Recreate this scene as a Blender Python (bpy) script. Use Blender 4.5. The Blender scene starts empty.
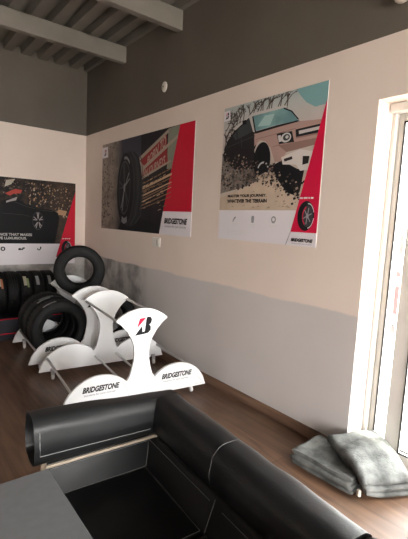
import bpy, bmesh, math, random
from mathutils import Vector, Matrix, noise
random.seed(7)
PI = math.pi
scene = bpy.context.scene
COL = scene.collection

# ------------------------------------------------------------------ materials
def new_mat(name, col, rough=.6, metal=0., spec=.5, coat=0.):
    m = bpy.data.materials.new(name); m.use_nodes = True
    b = m.node_tree.nodes['Principled BSDF']
    b.inputs['Base Color'].default_value = (*col, 1)
    b.inputs['Roughness'].default_value = rough
    b.inputs['Metallic'].default_value = metal
    b.inputs['Specular IOR Level'].default_value = spec
    b.inputs['Coat Weight'].default_value = coat
    return m

def noisy(name, c1, c2, scale, rough=.6, detail=4, bump=0., bscale=None, metal=0., stretch=(1, 1, 1), lo=.35, hi=.65, spec=.5, rvar=0.):
    m = new_mat(name, c1, rough, metal, spec); nt = m.node_tree; n = nt.nodes; l = nt.links
    b = n['Principled BSDF']
    tc = n.new('ShaderNodeTexCoord'); mp = n.new('ShaderNodeMapping'); mp.inputs['Scale'].default_value = stretch
    l.new(tc.outputs['Object'], mp.inputs['Vector'])
    t = n.new('ShaderNodeTexNoise'); t.inputs['Scale'].default_value = scale; t.inputs['Detail'].default_value = detail
    l.new(mp.outputs['Vector'], t.inputs['Vector'])
    r = n.new('ShaderNodeValToRGB')
    r.color_ramp.elements[0].position = lo; r.color_ramp.elements[0].color = (*c1, 1)
    r.color_ramp.elements[1].position = hi; r.color_ramp.elements[1].color = (*c2, 1)
    l.new(t.outputs['Fac'], r.inputs['Fac']); l.new(r.outputs['Color'], b.inputs['Base Color'])
    if rvar:
        mr = n.new('ShaderNodeMapRange'); mr.inputs['To Min'].default_value = rough - rvar; mr.inputs['To Max'].default_value = rough + rvar
        l.new(t.outputs['Fac'], mr.inputs['Value']); l.new(mr.outputs['Result'], b.inputs['Roughness'])
    if bump:
        t2 = n.new('ShaderNodeTexNoise'); t2.inputs['Scale'].default_value = bscale or scale * 4; t2.inputs['Detail'].default_value = 5
        l.new(mp.outputs['Vector'], t2.inputs['Vector'])
        bp = n.new('ShaderNodeBump'); bp.inputs['Strength'].default_value = bump; bp.inputs['Distance'].default_value = .004
        l.new(t2.outputs['Fac'], bp.inputs['Height']); l.new(bp.outputs['Normal'], b.inputs['Normal'])
    return m

M = {}
M['white_board'] = noisy('white_board', (.80, .81, .82), (.86, .87, .88), 3, .32)
M['board_line'] = new_mat('board_line', (.50, .51, .53), .5)
M['rod'] = new_mat('rod', (.58, .58, .59), .38, .7)
M['chrome'] = new_mat('chrome', (.52, .43, .34), .45, .3)
M['black_ink'] = new_mat('black_ink', (.012, .012, .014), .55, spec=.15)
M['grey_ink'] = new_mat('grey_ink', (.30, .30, .32), .55, spec=.15)
M['pale_ink'] = new_mat('pale_ink', (.62, .60, .60), .55, spec=.15)
M['red_ink'] = new_mat('red_ink', (.50, .006, .028), .5, spec=.2)
M['bright_red'] = new_mat('bright_red', (.60, .008, .05), .5, spec=.2)
M['paper'] = new_mat('paper', (.70, .66, .69), .5, spec=.3)
M['rubber'] = noisy('rubber', (.0045, .0045, .0047), (.008, .008, .0082), 14, .62, bump=.15, bscale=60, spec=.2)
M['leather'] = noisy('leather', (.008, .0085, .009), (.012, .0125, .0135), 5, .42, bump=.10, bscale=150, rvar=.05, spec=.4)
M['stitch'] = new_mat('stitch', (.20, .20, .20), .7)
M['table'] = noisy('table', (.125, .128, .132), (.14, .143, .147), 30, .5, bump=.05, bscale=300)
M['table_leg'] = new_mat('table_leg', (.10, .10, .105), .4, .6)
M['steel'] = noisy('steel', (.165, .148, .125), (.205, .185, .158), 2.5, .65)
M['deck'] = noisy('deck', (.15, .138, .12), (.19, .175, .152), 1.5, .65)
M['pvc'] = new_mat('pvc', (.56, .53, .49), .38)
M['gasket'] = new_mat('gasket', (.015, .015, .015), .5)
M['plate'] = new_mat('plate', (.66, .63, .58), .4)
M['plate_dark'] = new_mat('plate_dark', (.12, .11, .10), .5)
M['sensor'] = new_mat('sensor', (.55, .51, .46), .45)
M['navy'] = noisy('navy', (.006, .007, .014), (.009, .010, .019), 6, .5)
M['felt'] = noisy('felt', (.065, .067, .064), (.185, .19, .182), 9, .95, detail=8, bump=.9, bscale=90, spec=.15)
M['felt_pale'] = noisy('felt_pale', (.065, .067, .064), (.19, .194, .187), 9, .95, detail=8, bump=.9, bscale=90, spec=.15)
M['tab'] = new_mat('tab', (.70, .64, .55), .8)
M['concrete'] = noisy('concrete', (.55, .54, .52), (.65, .64, .62), 2, .9)
M['label_cream'] = new_mat('label_cream', (.34, .30, .22), .6)
M['label_orange'] = new_mat('label_orange', (.30, .11, .05), .6)
M['label_green'] = new_mat('label_green', (.17, .21, .09), .6)
M['label_grey'] = new_mat('label_grey', (.22, .22, .225), .6)
M['outer_glass'] = None

def glass_mat():
    m = bpy.data.materials.new('pane_glass'); m.use_nodes = True; nt = m.node_tree; n = nt.nodes; l = nt.links
    n.clear(); o = n.new('ShaderNodeOutputMaterial'); mx = n.new('ShaderNodeMixShader')
    tr = n.new('ShaderNodeBsdfTransparent'); gl = n.new('ShaderNodeBsdfGlossy'); gl.inputs['Roughness'].default_value = .02
    mx.inputs['Fac'].default_value = .05
    tr.inputs['Color'].default_value = (.95, .96, .96, 1)
    l.new(tr.outputs['BSDF'], mx.inputs[1]); l.new(gl.outputs['BSDF'], mx.inputs[2])
    l.new(mx.outputs['Shader'], o.inputs['Surface']); return m
M['glass'] = glass_mat()

def wall_mat():
    m = new_mat('painted_wall', (.6, .5, .4), .62); nt = m.node_tree; n = nt.nodes; l = nt.links
    b = n['Principled BSDF']; g = n.new('ShaderNodeNewGeometry'); sx = n.new('ShaderNodeSeparateXYZ'); l.new(g.outputs['Position'], sx.inputs[0])
    def nz(sc, det=4):
        t = n.new('ShaderNodeTexNoise'); t.inputs['Scale'].default_value = sc; t.inputs['Detail'].default_value = det
        l.new(g.outputs['Position'], t.inputs['Vector']); return t.outputs['Fac']
    def ramp(f, c1, c2, a=.35, z=.65):
        r = n.new('ShaderNodeValToRGB'); r.color_ramp.elements[0].position = a; r.color_ramp.elements[0].color = (*c1, 1)
        r.color_ramp.elements[1].position = z; r.color_ramp.elements[1].color = (*c2, 1); l.new(f, r.inputs['Fac']); return r.outputs['Color']
    def math_(op, a, bb):
        q = n.new('ShaderNodeMath'); q.operation = op
        for i, v in enumerate((a, bb)):
            if isinstance(v, (int, float)): q.inputs[i].default_value = v
            else: l.new(v, q.inputs[i])
        return q.outputs[0]
    def mix(f, a, bb):
        q = n.new('ShaderNodeMix'); q.data_type = 'RGBA'; l.new(f, q.inputs['Factor']); l.new(a, q.inputs['A']); l.new(bb, q.inputs['B']); return q.outputs['Result']
    cream = ramp(nz(1.2), (.68, .575, .505), (.73, .62, .55))
    # plaster band: patchy filler, stains and cloudy repairs
    patch = ramp(nz(4.2, 9), (.20, .187, .175), (.46, .43, .41), .40, .62)
    smooth = ramp(nz(.9, 3), (.50, .465, .45), (.56, .52, .505))
    far = n.new('ShaderNodeMapRange'); far.inputs['From Min'].default_value = 4.1; far.inputs['From Max'].default_value = 4.3
    l.new(sx.outputs['Y'], far.inputs['Value'])
    band = mix(far.outputs['Result'], smooth, patch)
    dark = ramp(nz(1.4), (.098, .083, .067), (.118, .101, .082))
    wob = math_('MULTIPLY', math_('SUBTRACT', nz(3.5, 6), .5), .05)
    zb = math_('ADD', sx.outputs['Z'], wob)
    low = n.new('ShaderNodeMapRange'); low.inputs['From Min'].default_value = .970; low.inputs['From Max'].default_value = .985; l.new(zb, low.inputs['Value'])
    c = mix(low.outputs['Result'], band, cream)
    c = mix(math_('GREATER_THAN', sx.outputs['Z'], 2.712), c, dark)
    l.new(c, b.inputs['Base Color'])
    bp = n.new('ShaderNodeBump'); bp.inputs['Strength'].default_value = .12; bp.inputs['Distance'].default_value = .004
    l.new(nz(22, 6), bp.inputs['Height']); l.new(bp.outputs['Normal'], b.inputs['Normal'])
    return m
M['wall'] = wall_mat()

def floor_mat(name, c1, c2, c3, pl=1.2, pw=.19, rough=.36):
    m = new_mat(name, c1, rough); nt = m.node_tree; n = nt.nodes; l = nt.links; b = n['Principled BSDF']
    g = n.new('ShaderNodeNewGeometry')
    mp = n.new('ShaderNodeMapping'); l.new(g.outputs['Position'], mp.inputs['Vector']); mp.inputs['Rotation'].default_value = (0, 0, PI / 2)
    br = n.new('ShaderNodeTexBrick'); l.new(mp.outputs['Vector'], br.inputs['Vector'])
    br.inputs['Scale'].default_value = 1; br.inputs['Brick Width'].default_value = pl; br.inputs['Row Height'].default_value = pw
    br.inputs['Mortar Size'].default_value = .0025; br.inputs['Mortar Smooth'].default_value = .3; br.offset = .37
    br.inputs['Color1'].default_value = (*c1, 1); br.inputs['Color2'].default_value = (*c2, 1); br.inputs['Mortar'].default_value = tuple(x * .55 for x in c1) + (1,)
    gm = n.new('ShaderNodeMapping'); gm.inputs['Scale'].default_value = (9, .9, 1); l.new(g.outputs['Position'], gm.inputs['Vector'])
    t = n.new('ShaderNodeTexNoise'); t.inputs['Scale'].default_value = 2.2; t.inputs['Detail'].default_value = 9; t.inputs['Distortion'].default_value = .8
    l.new(gm.outputs['Vector'], t.inputs['Vector'])
    r = n.new('ShaderNodeValToRGB'); r.color_ramp.elements[0].position = .36; r.color_ramp.elements[0].color = (0, 0, 0, 1)
    r.color_ramp.elements[1].position = .68; r.color_ramp.elements[1].color = (1, 1, 1, 1); l.new(t.outputs['Fac'], r.inputs['Fac'])
    mx = n.new('ShaderNodeMix'); mx.data_type = 'RGBA'; mf = n.new('ShaderNodeMath'); mf.operation = 'MULTIPLY'; mf.inputs[1].default_value = .85
    l.new(r.outputs['Color'], mf.inputs[0]); l.new(mf.outputs[0], mx.inputs['Factor'])
    l.new(br.outputs['Color'], mx.inputs['A']); mx.inputs['B'].default_value = (*c3, 1)
    # worn dusty patches
    t3 = n.new('ShaderNodeTexNoise'); t3.inputs['Scale'].default_value = 2.4; t3.inputs['Detail'].default_value = 6; l.new(g.outputs['Position'], t3.inputs['Vector'])
    r3 = n.new('ShaderNodeMapRange'); r3.inputs['From Min'].default_value = .55; r3.inputs['From Max'].default_value = .75; r3.inputs['To Max'].default_value = .35
    l.new(t3.outputs['Fac'], r3.inputs['Value'])
    m2 = n.new('ShaderNodeMix'); m2.data_type = 'RGBA'; l.new(r3.outputs['Result'], m2.inputs['Factor']); l.new(mx.outputs['Result'], m2.inputs['A'])
    m2.inputs['B'].default_value = (.21, .155, .115, 1)
    l.new(m2.outputs['Result'], b.inputs['Base Color'])
    rr = n.new('ShaderNodeMapRange'); rr.inputs['To Min'].default_value = rough - .06; rr.inputs['To Max'].default_value = rough + .14
    l.new(t3.outputs['Fac'], rr.inputs['Value']); l.new(rr.outputs['Result'], b.inputs['Roughness'])
    bp = n.new('ShaderNodeBump'); bp.inputs['Strength'].default_value = .12; bp.inputs['Distance'].default_value = .003
    l.new(t.outputs['Fac'], bp.inputs['Height']); l.new(bp.outputs['Normal'], b.inputs['Normal'])
    return m
M['floor'] = floor_mat('wood_floor', (.130, .070, .042), (.172, .096, .058), (.066, .034, .020))
M['baseboard'] = noisy('baseboard', (.11, .06, .038), (.22, .13, .085), 2.2, .45, detail=9, stretch=(9, .9, 9))

# ------------------------------------------------------------------ mesh helpers
def link(o):
    COL.objects.link(o); return o

def obj(name, bm, mats, parent=None, smooth=False, angle=None):
    me = bpy.data.meshes.new(name)
    bmesh.ops.recalc_face_normals(bm, faces=bm.faces[:]) if not getattr(bm, 'flat_keep', False) else None
    bm.to_mesh(me); bm.free()
    if not isinstance(mats, (list, tuple)): mats = [mats]
    for m in mats: me.materials.append(m)
    if smooth:
        for p in me.polygons: p.use_smooth = True
        me.set_sharp_from_angle(angle=angle or math.radians(38))
    o = bpy.data.objects.new(name, me); link(o)
    if parent: o.parent = parent
    return o

def tag(o, label, cat, group=None):
    o['label'] = label; o['category'] = cat
    if group: o['group'] = group
    return o

def thing(name, label, cat, loc=(0, 0, 0), rotz=0, group=None):
    o = bpy.data.objects.new(name, None); link(o); o.empty_display_size = .1
    o.location = loc; o.rotation_euler = (0, 0, rotz)
    return tag(o, label, cat, group)

def struct(o): o['kind'] = 'structure'; return o

def box(bm, x0, x1, y0, y1, z0, z1, bev=0, seg=2):
    r = bmesh.ops.create_cube(bm, size=1)
    vs = r['verts']
    for v in vs:
        v.co = Vector((x0 + (v.co.x + .5) * (x1 - x0), y0 + (v.co.y + .5) * (y1 - y0), z0 + (v.co.z + .5) * (z1 - z0)))
    if bev:
        es = list({e for v in vs for e in v.link_edges})
        bmesh.ops.bevel(bm, geom=es, offset=bev, segments=seg, profile=.5, affect='EDGES')

def tube(bm, pts, r, n=10, cap=True, mat=0):
    pts = [Vector(p) for p in pts]; rings = []
    for i, p in enumerate(pts):
        d = (pts[min(i + 1, len(pts) - 1)] - pts[max(i - 1, 0)]).normalized()
        a = Vector((0, 0, 1)) if abs(d.z) < .9 else Vector((1, 0, 0))
        u = d.cross(a).normalized(); w = d.cross(u)
        rings.append([bm.verts.new(p + r * (math.cos(2 * PI * k / n) * u + math.sin(2 * PI * k / n) * w)) for k in range(n)])
    for A, B in zip(rings, rings[1:]):
        for k in range(n):
            f = bm.faces.new((A[k], A[(k + 1) % n], B[(k + 1) % n], B[k])); f.material_index = mat
    if cap:
        bm.faces.new(rings[0]); bm.faces.new(rings[-1][::-1])

def prism(bm, pts, ax, a0, a1, bev=0, seg=2):
    """pts: outline in the two other axes (ax 'x': (y,z); 'y': (x,z); 'z': (x,y))."""
    def P(p, a):
        return Vector((a, p[0], p[1])) if ax == 'x' else Vector((p[0], a, p[1])) if ax == 'y' else Vector((p[0], p[1], a))
    A = [bm.verts.new(P(p, a0)) for p in pts]; B = [bm.verts.new(P(p, a1)) for p in pts]; n = len(pts)
    bm.faces.new(A); bm.faces.new(B[::-1])
    for i in range(n): bm.faces.new((A[i], B[i], B[(i + 1) % n], A[(i + 1) % n]))
    if bev:
        es = list({e for v in A + B for e in v.link_edges})
        bmesh.ops.bevel(bm, geom=es, offset=bev, segments=seg, profile=.5, affect='EDGES')

def lathe(bm, prof, n=64, axis='y', fn=None, closed=False):
    rings = []
    for k in range(n):
        t = 2 * PI * k / n; ring = []
        for i, (a, r) in enumerate(prof):
            rr = r + (fn(i, k) if fn else 0)
            c, s = rr * math.cos(t), rr * math.sin(t)
            ring.append(bm.verts.new((c, a, s) if axis == 'y' else (a, c, s) if axis == 'x' else (c, s, a)))
        rings.append(ring)
    m = len(prof)
    for k in range(n):
        A, B = rings[k], rings[(k + 1) % n]
        for i in range(m if closed else m - 1):
            j = (i + 1) % m
            q = [A[i], A[j], B[j], B[i]]
            bm.faces.new(q)

# flat printed shapes: local x to the right, local z up, seen from -y
def flat(bm, pts, y, mat=0):
    f = bm.faces.new([bm.verts.new((p[0], y, p[1])) for p in pts])
    f.normal_update()
    if f.normal.y > 0: f.normal_flip()
    f.material_index = mat
    return f

def ell(cx, cz, rx, rz, n=32, a0=0, a1=2 * PI, rot=0):
    o = []
    m = n if abs(a1 - a0 - 2 * PI) < 1e-6 else n + 1
    for k in range(m):
        t = a0 + (a1 - a0) * k / n; x, z = rx * math.cos(t), rz * math.sin(t)
        o.append((cx + x * math.cos(rot) - z * math.sin(rot), cz + x * math.sin(rot) + z * math.cos(rot)))
    return o

def arcband(cx, cz, rx, rz, w, a0, a1, n=16):
    return ell(cx, cz, rx, rz, n, a0, a1) + ell(cx, cz, rx - w, rz - w * rz / rx, n, a0, a1)[::-1]

def stroke(bm, pts, w, y, mat=0):
    for a, b in zip(pts, pts[1:]):
        d = Vector((b[0] - a[0], b[1] - a[1])); L = d.length
        if L < 1e-6: continue
        nrm = Vector((-d.y, d.x)) / L * w / 2
        flat(bm, [(a[0] + nrm.x, a[1] + nrm.y), (a[0] - nrm.x, a[1] - nrm.y), (b[0] - nrm.x, b[1] - nrm.y), (b[0] + nrm.x, b[1] + nrm.y)], y, mat)

def flat_obj(name, bm, mats, parent):
    me = bpy.data.meshes.new(name); bmesh.ops.triangulate(bm, faces=[f for f in bm.faces if len(f.verts) > 4]); bm.to_mesh(me); bm.free()
    for m in (mats if isinstance(mats, (list, tuple)) else [mats]): me.materials.append(m)
    o = bpy.data.objects.new(name, me); link(o); o.parent = parent; return o

def text_mesh(s, width, height, bold=0., shear=0.):
    """mesh of the lettering scaled to a box width x height, lower left at (0,0), in the x-z plane facing -y"""
    cu = bpy.data.curves.new('lettering', 'FONT'); cu.body = s; cu.size = 1; cu.shear = shear; cu.offset = bold; cu.resolution_u = 3
    to = bpy.data.objects.new('lettering', cu); link(to)
    dg = bpy.context.evaluated_depsgraph_get(); me = bpy.data.meshes.new_from_object(to.evaluated_get(dg))
    bpy.data.objects.remove(to); bpy.data.curves.remove(cu)
    xs = [v.co.x for v in me.vertices]; ys = [v.co.y for v in me.vertices]
    x0, x1, y0, y1 = min(xs), max(xs), min(ys), max(ys)
    for v in me.vertices:
        v.co = Vector(((v.co.x - x0) / (x1 - x0) * width, 0, (v.co.y - y0) / (y1 - y0) * height))
    return me

def lettering(s, x, z, width, height, y, mat, parent, bold=0., shear=0., slope=0., name='lettering', grow=0.):
    me = text_mesh(s, width, height, bold, shear)
    for v in me.vertices:
        f = 1 + grow * v.co.x / width
        v.co = Vector((x + v.co.x, y, z + v.co.z * f + slope * v.co.x))
    me.materials.append(mat)
    o = bpy.data.objects.new(name, me); link(o); o.parent = parent; return o

EMB_RED = [(.27, .93), (.66, .97), (.13, .42)]
EMB_BLK = [(0, 0), (.42, .52), (.45, .17), (.58, .20), (.66, .90), (.72, 1.0), (.90, .99), (1.0, .84), (.95, .64), (.84, .55), (.93, .45), (.93, .24), (.80, .10), (.62, .06)]
def emblem(x, z, w, h, y, parent, red=None, blk=None):
    bm = bmesh.new()
    flat(bm, [(x + p[0] * w, z + p[1] * h) for p in EMB_BLK], y, 0)
    flat(bm, [(x + p[0] * w, z + p[1] * h) for p in EMB_RED], y, 1)
    return flat_obj('emblem', bm, [blk or M['black_ink'], red or M['bright_red']], parent)

def tiny_lines(bm, x, z, w, rows, dz, y, mat=0, t=.004):
    for r in range(rows):
        xx = x
        while xx < x + w * (1 if r < rows - 1 else .7):
            L = random.uniform(.012, .035)
            flat(bm, [(xx, z - r * dz), (xx + L, z - r * dz), (xx + L, z - r * dz + t), (xx, z - r * dz + t)], y, mat); xx += L + .008

# ------------------------------------------------------------------ the room
XW, YB, ZC = 2.43, 6.0, 3.615
def room():
    bm = bmesh.new(); box(bm, -3.6, XW + .26, -3.2, YB + .2, -.12, 0)
    struct(obj('floor', bm, M['floor']))
    # wall with the sliding door: one shell with an opening
    bm = bmesh.new()
    for y0, y1, z0, z1 in ((1.408, YB + .2, 0, 3.75), (-.75, 1.408, 2.345, 3.75), (-3.2, -.75, 0, 3.75)):
        box(bm, XW, XW + .30, y0, y1, z0, z1)
    struct(obj('wall_right', bm, M['wall']))
    bm = bmesh.new(); box(bm, -3.6, XW, YB, YB + .2, 0, 3.75); struct(obj('wall_back', bm, M['wall']))
    bm = bmesh.new(); box(bm, -3.8, -3.6, -3.2, YB + .2, 0, 3.75); struct(obj('wall_left', bm, M['wall']))
    bm = bmesh.new()
    for x0, x1, z0, z1 in ((-3.6, -1.4, 0, 3.75), (1.9, XW + .30, 0, 3.75), (-1.4, 1.9, 2.5, 3.75), (-1.4, 1.9, 0, .25)):
        box(bm, x0, x1, -3.4, -3.2, z0, z1)
    struct(obj('wall_front', bm, M['wall']))
    # corrugated deck: flutes run along the room
    prof = []; p = .2145; x = 1.272 - .052 - 24 * p
    while x < XW + .3:
        prof += [(x - .006, ZC + .085), (x + .078, ZC + .085), (x + .090, ZC), (x + p - .018, ZC)]; x += p
    prof = [q for q in prof if -3.75 < q[0] < XW + .3]
    bm = bmesh.new()
    A = [bm.verts.new((q[0], -3.3, q[1])) for q in prof]; B = [bm.verts.new((q[0], YB + .15, q[1])) for q in prof]
    A2 = [bm.verts.new((q[0], -3.3, 3.80)) for q in prof]; B2 = [bm.verts.new((q[0], YB + .15, 3.80)) for q in prof]
    for i in range(len(prof) - 1):
        bm.faces.new((A[i], A[i + 1], B[i + 1], B[i])); bm.faces.new((A2[i], B2[i], B2[i + 1], A2[i + 1]))
        bm.faces.new((A[i], A2[i], A2[i + 1], A[i + 1])); bm.faces.new((B[i], B[i + 1], B2[i + 1], B2[i]))
    bm.faces.new((A[0], B[0], B2[0], A2[0])); bm.faces.new((A[-1], A2[-1], B2[-1], B[-1]))
    struct(obj('ceiling', bm, M['deck']))
    # baseboards
    bm = bmesh.new(); box(bm, XW - .014, XW, 1.408, YB, 0, .085, .003, 1); struct(obj('baseboard_right', bm, M['baseboard']))
    bm = bmesh.new(); box(bm, -3.6, XW - .014, YB - .014, YB, 0, .085, .003, 1); struct(obj('baseboard_back', bm, M['baseboard']))
    # ground outside
    bm = bmesh.new(); box(bm, XW + .26, 30, -25, 25, -.22, -.04); struct(obj('ground_outside', bm, M['concrete']))
    bm = bmesh.new(); box(bm, -30, XW + .26, -25, -3.2, -.22, -.04); struct(obj('ground_front', bm, M['concrete']))
room()

def beam(y0, label, cat='beam'):
    t = thing('ceiling_beam', label, cat, (0, y0, 0), group='steel ceiling beams')
    bm = bmesh.new()
    box(bm, -3.6, XW, -.004, .004, 3.436, 3.612, .001, 1); obj('web', bm, M['steel'], t)
    bm = bmesh.new(); box(bm, -3.6, XW, -.004, .075, 3.428, 3.438, .002, 1); box(bm, -3.6, XW, .067, .075, 3.438, 3.455); obj('flange', bm, M['steel'], t)
    bm = bmesh.new(); box(bm, -3.6, XW, -.004, .075, 3.606, 3.615, .002, 1); box(bm, -3.6, XW, .067, .075, 3.588, 3.608); obj('flange', bm, M['steel'], t)
beam(4.79, 'steel ceiling beam farther back, nearest the dark corner')
beam(3.59, 'steel ceiling beam nearer the camera, cut by the top edge of the photo')

# ------------------------------------------------------------------ sliding door
def frame_box(bm, y0, y1, z0, z1, x0, x1, wl, wr, wt, wb):
    """rectangular frame in the y-z plane; wl at y1 side (left in the photo)"""
    box(bm, x0, x1, y1 - wl, y1, z0, z1, .004, 1); box(bm, x0, x1, y0, y0 + wr, z0, z1, .004, 1)
    box(bm, x0, x1, y0 + wr, y1 - wl, z1 - wt, z1, .004, 1); box(bm, x0, x1, y0 + wr, y1 - wl, z0, z0 + wb, .004, 1)

def gasket(bm, y0, y1, z0, z1, x0, x1, w=.010):
    box(bm, x0, x1, y1 - w, y1, z0, z1); box(bm, x0, x1, y0, y0 + w, z0, z1)
    box(bm, x0, x1, y0, y1, z1 - w, z1); box(bm, x0, x1, y0, y1, z0, z0 + w)

def door():
    d = bpy.data.objects.new('door_1', None); link(d); struct(d)
    Y1, Y0, Z1 = 1.408, -.75, 2.345
    bm = bmesh.new()
    frame_box(bm, Y0, Y1, 0, Z1, 2.61, 2.685, .028, .04, .05, .022)
    box(bm, 2.555, 2.615, Y0, Y1, 0, .018, .003, 1)
    obj('frame', bm, M['pvc'], d)
    bm = bmesh.new(); box(bm, 2.555, 2.61, Y0, Y1 - .004, Z1 - .055, Z1 - .002, .006, 2); obj('head_track', bm, M['pvc'], d)
    # fixed panel behind
    fy0, fy1, fz0, fz1 = .33, Y1 - .028, .022, Z1 - .05
    bm = bmesh.new(); frame_box(bm, fy0, fy1, fz0, fz1, 2.645, 2.68, .038, .08, .05, .085); fp = obj('fixed_panel', bm, M['pvc'], d)
    bm = bmesh.new(); gasket(bm, fy0 + .08, fy1 - .038, fz0 + .085, fz1 - .05, 2.639, 2.647, .010); obj('gasket', bm, M['gasket'], fp)
    bm = bmesh.new(); box(bm, 2.659, 2.665, fy0 + .07, fy1 - .03, fz0 + .08, fz1 - .045); obj('glass', bm, M['glass'], fp)
    bm = bmesh.new()
    for z0, z1, m in ((1.40, 1.52, 0), (1.25, 1.285, 1), (1.00, 1.19, 1), (.86, .93, 0)):
        a = len(bm.faces); box(bm, 2.6545, 2.6565, 1.268, 1.300, z0, z1)
        bm.faces.ensure_lookup_table()
        for f in bm.faces[a:]: f.material_index = m
    s = obj('sticker', bm, [M['paper'], new_mat('sticker_red_glare', (.82, .42, .46), .5)], fp); s['label'] = 'red and white sticker strip on the glass, paled by painted glare'  # washed-out red: glare from outside is painted into the sticker colour
    # sliding leaf in front
    ly0, ly1, lz0, lz1 = Y0 + .04, 1.235, .018, Z1 - .05
    bm = bmesh.new(); frame_box(bm, ly0, ly1, lz0, lz1, 2.59, 2.63, .095, .095, .09, .095); lf = obj('sliding_leaf', bm, M['pvc'], d)
    bm = bmesh.new(); gasket(bm, ly0 + .095, ly1 - .095, lz0 + .095, lz1 - .09, 2.584, 2.591, .010); obj('gasket', bm, M['gasket'], lf)
    bm = bmesh.new(); box(bm, 2.607, 2.613, ly0 + .09, ly1 - .09, lz0 + .09, lz1 - .085); obj('glass', bm, M['glass'], lf)
door()

# ------------------------------------------------------------------ posters
def clampw(pts, w, h): return [(min(max(p[0], 0), w), min(max(p[1], 0), h)) for p in pts]

def photo_mat(name, stops, axis='x', lo=0., hi=1., nscale=6, namt=.25, c2=(.02, .02, .02)):
    """printed picture ground: colour varies along one axis of the print, broken up with noise"""
    m = new_mat(name, (.1, .1, .1), .55, spec=.15); nt = m.node_tree; n = nt.nodes; l = nt.links; b = n['Principled BSDF']
    tc = n.new('ShaderNodeTexCoord'); sx = n.new('ShaderNodeSeparateXYZ'); l.new(tc.outputs['Object'], sx.inputs[0])
    mr = n.new('ShaderNodeMapRange'); mr.inputs['From Min'].default_value = lo; mr.inputs['From Max'].default_value = hi
    l.new(sx.outputs[axis.upper()], mr.inputs['Value'])
    r = n.new('ShaderNodeValToRGB'); cr = r.color_ramp
    for i, (p, c) in enumerate(stops):
        e = cr.elements[i] if i < 2 else cr.elements.new(p)
        e.position = p; e.color = (*c, 1)
    l.new(mr.outputs['Result'], r.inputs['Fac'])
    t = n.new('ShaderNodeTexNoise'); t.inputs['Scale'].default_value = nscale; t.inputs['Detail'].default_value = 8; l.new(tc.outputs['Object'], t.inputs['Vector'])
    q = n.new('ShaderNodeMapRange'); q.inputs['From Min'].default_value = .45; q.inputs['From Max'].default_value = .7; q.inputs['To Max'].default_value = namt; l.new(t.outputs['Fac'], q.inputs['Value'])
    mx = n.new('ShaderNodeMix'); mx.data_type = 'RGBA'; l.new(q.outputs['Result'], mx.inputs['Factor']); l.new(r.outputs['Color'], mx.inputs['A']); mx.inputs['B'].default_value = (*c2, 1)
    l.new(mx.outputs['Result'], b.inputs['Base Color'])
    return m
def ink(name, col, r=.55): return new_mat(name, col, r, spec=.15)

def picture_tyre(bm, cx, cz, rx, rz, y, mb, mr, ml, mw):
    flat(bm, ell(cx, cz, rx, rz), y, mb)
    cx2 = cx + rx * .22
    flat(bm, ell(cx2, cz, rx * .66, rz * .72), y - .0005, mr)
    flat(bm, arcband(cx2, cz, rx * .62, rz * .68, rx * .10, PI * .62, PI * 1.35), y - .001, ml)
    flat(bm, arcband(cx2, cz, rx * .78, rz * .86, rx * .07, PI * .10, PI * .52), y - .001, mw)
    flat(bm, arcband(cx2, cz, rx * .78, rz * .86, rx * .07, -PI * .45, -PI * .05), y - .001, mw)
    for k in range(6):
        t = k * PI / 3 + .3
        stroke(bm, [(cx2 + rx * .12 * math.cos(t), cz + rz * .12 * math.sin(t)), (cx2 + rx * .5 * math.cos(t), cz + rz * .56 * math.sin(t))], rx * .09, y - .001, 4)
    flat(bm, ell(cx2, cz, rx * .16, rz * .17, 16), y - .0012, 4)
PIC = lambda: [M['black_ink'], ink('rim_dark', (.05, .05, .055)), M['bright_red'], M['pale_ink'], M['grey_ink']]

def branches(bm, x, z, ang, L, w, y, mat, depth, W, H):
    x2, z2 = x + L * math.cos(ang), z + L * math.sin(ang)
    if not (0 < x2 < W and 0 < z2 < H): return
    stroke(bm, [(x, z), (x2, z2)], w, y, mat)
    if depth:
        for _ in range(3):
            branches(bm, x2, z2, ang + random.uniform(-.75, .75), L * random.uniform(.6, .85), w * .7, y, mat, depth - 1, W, H)

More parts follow.
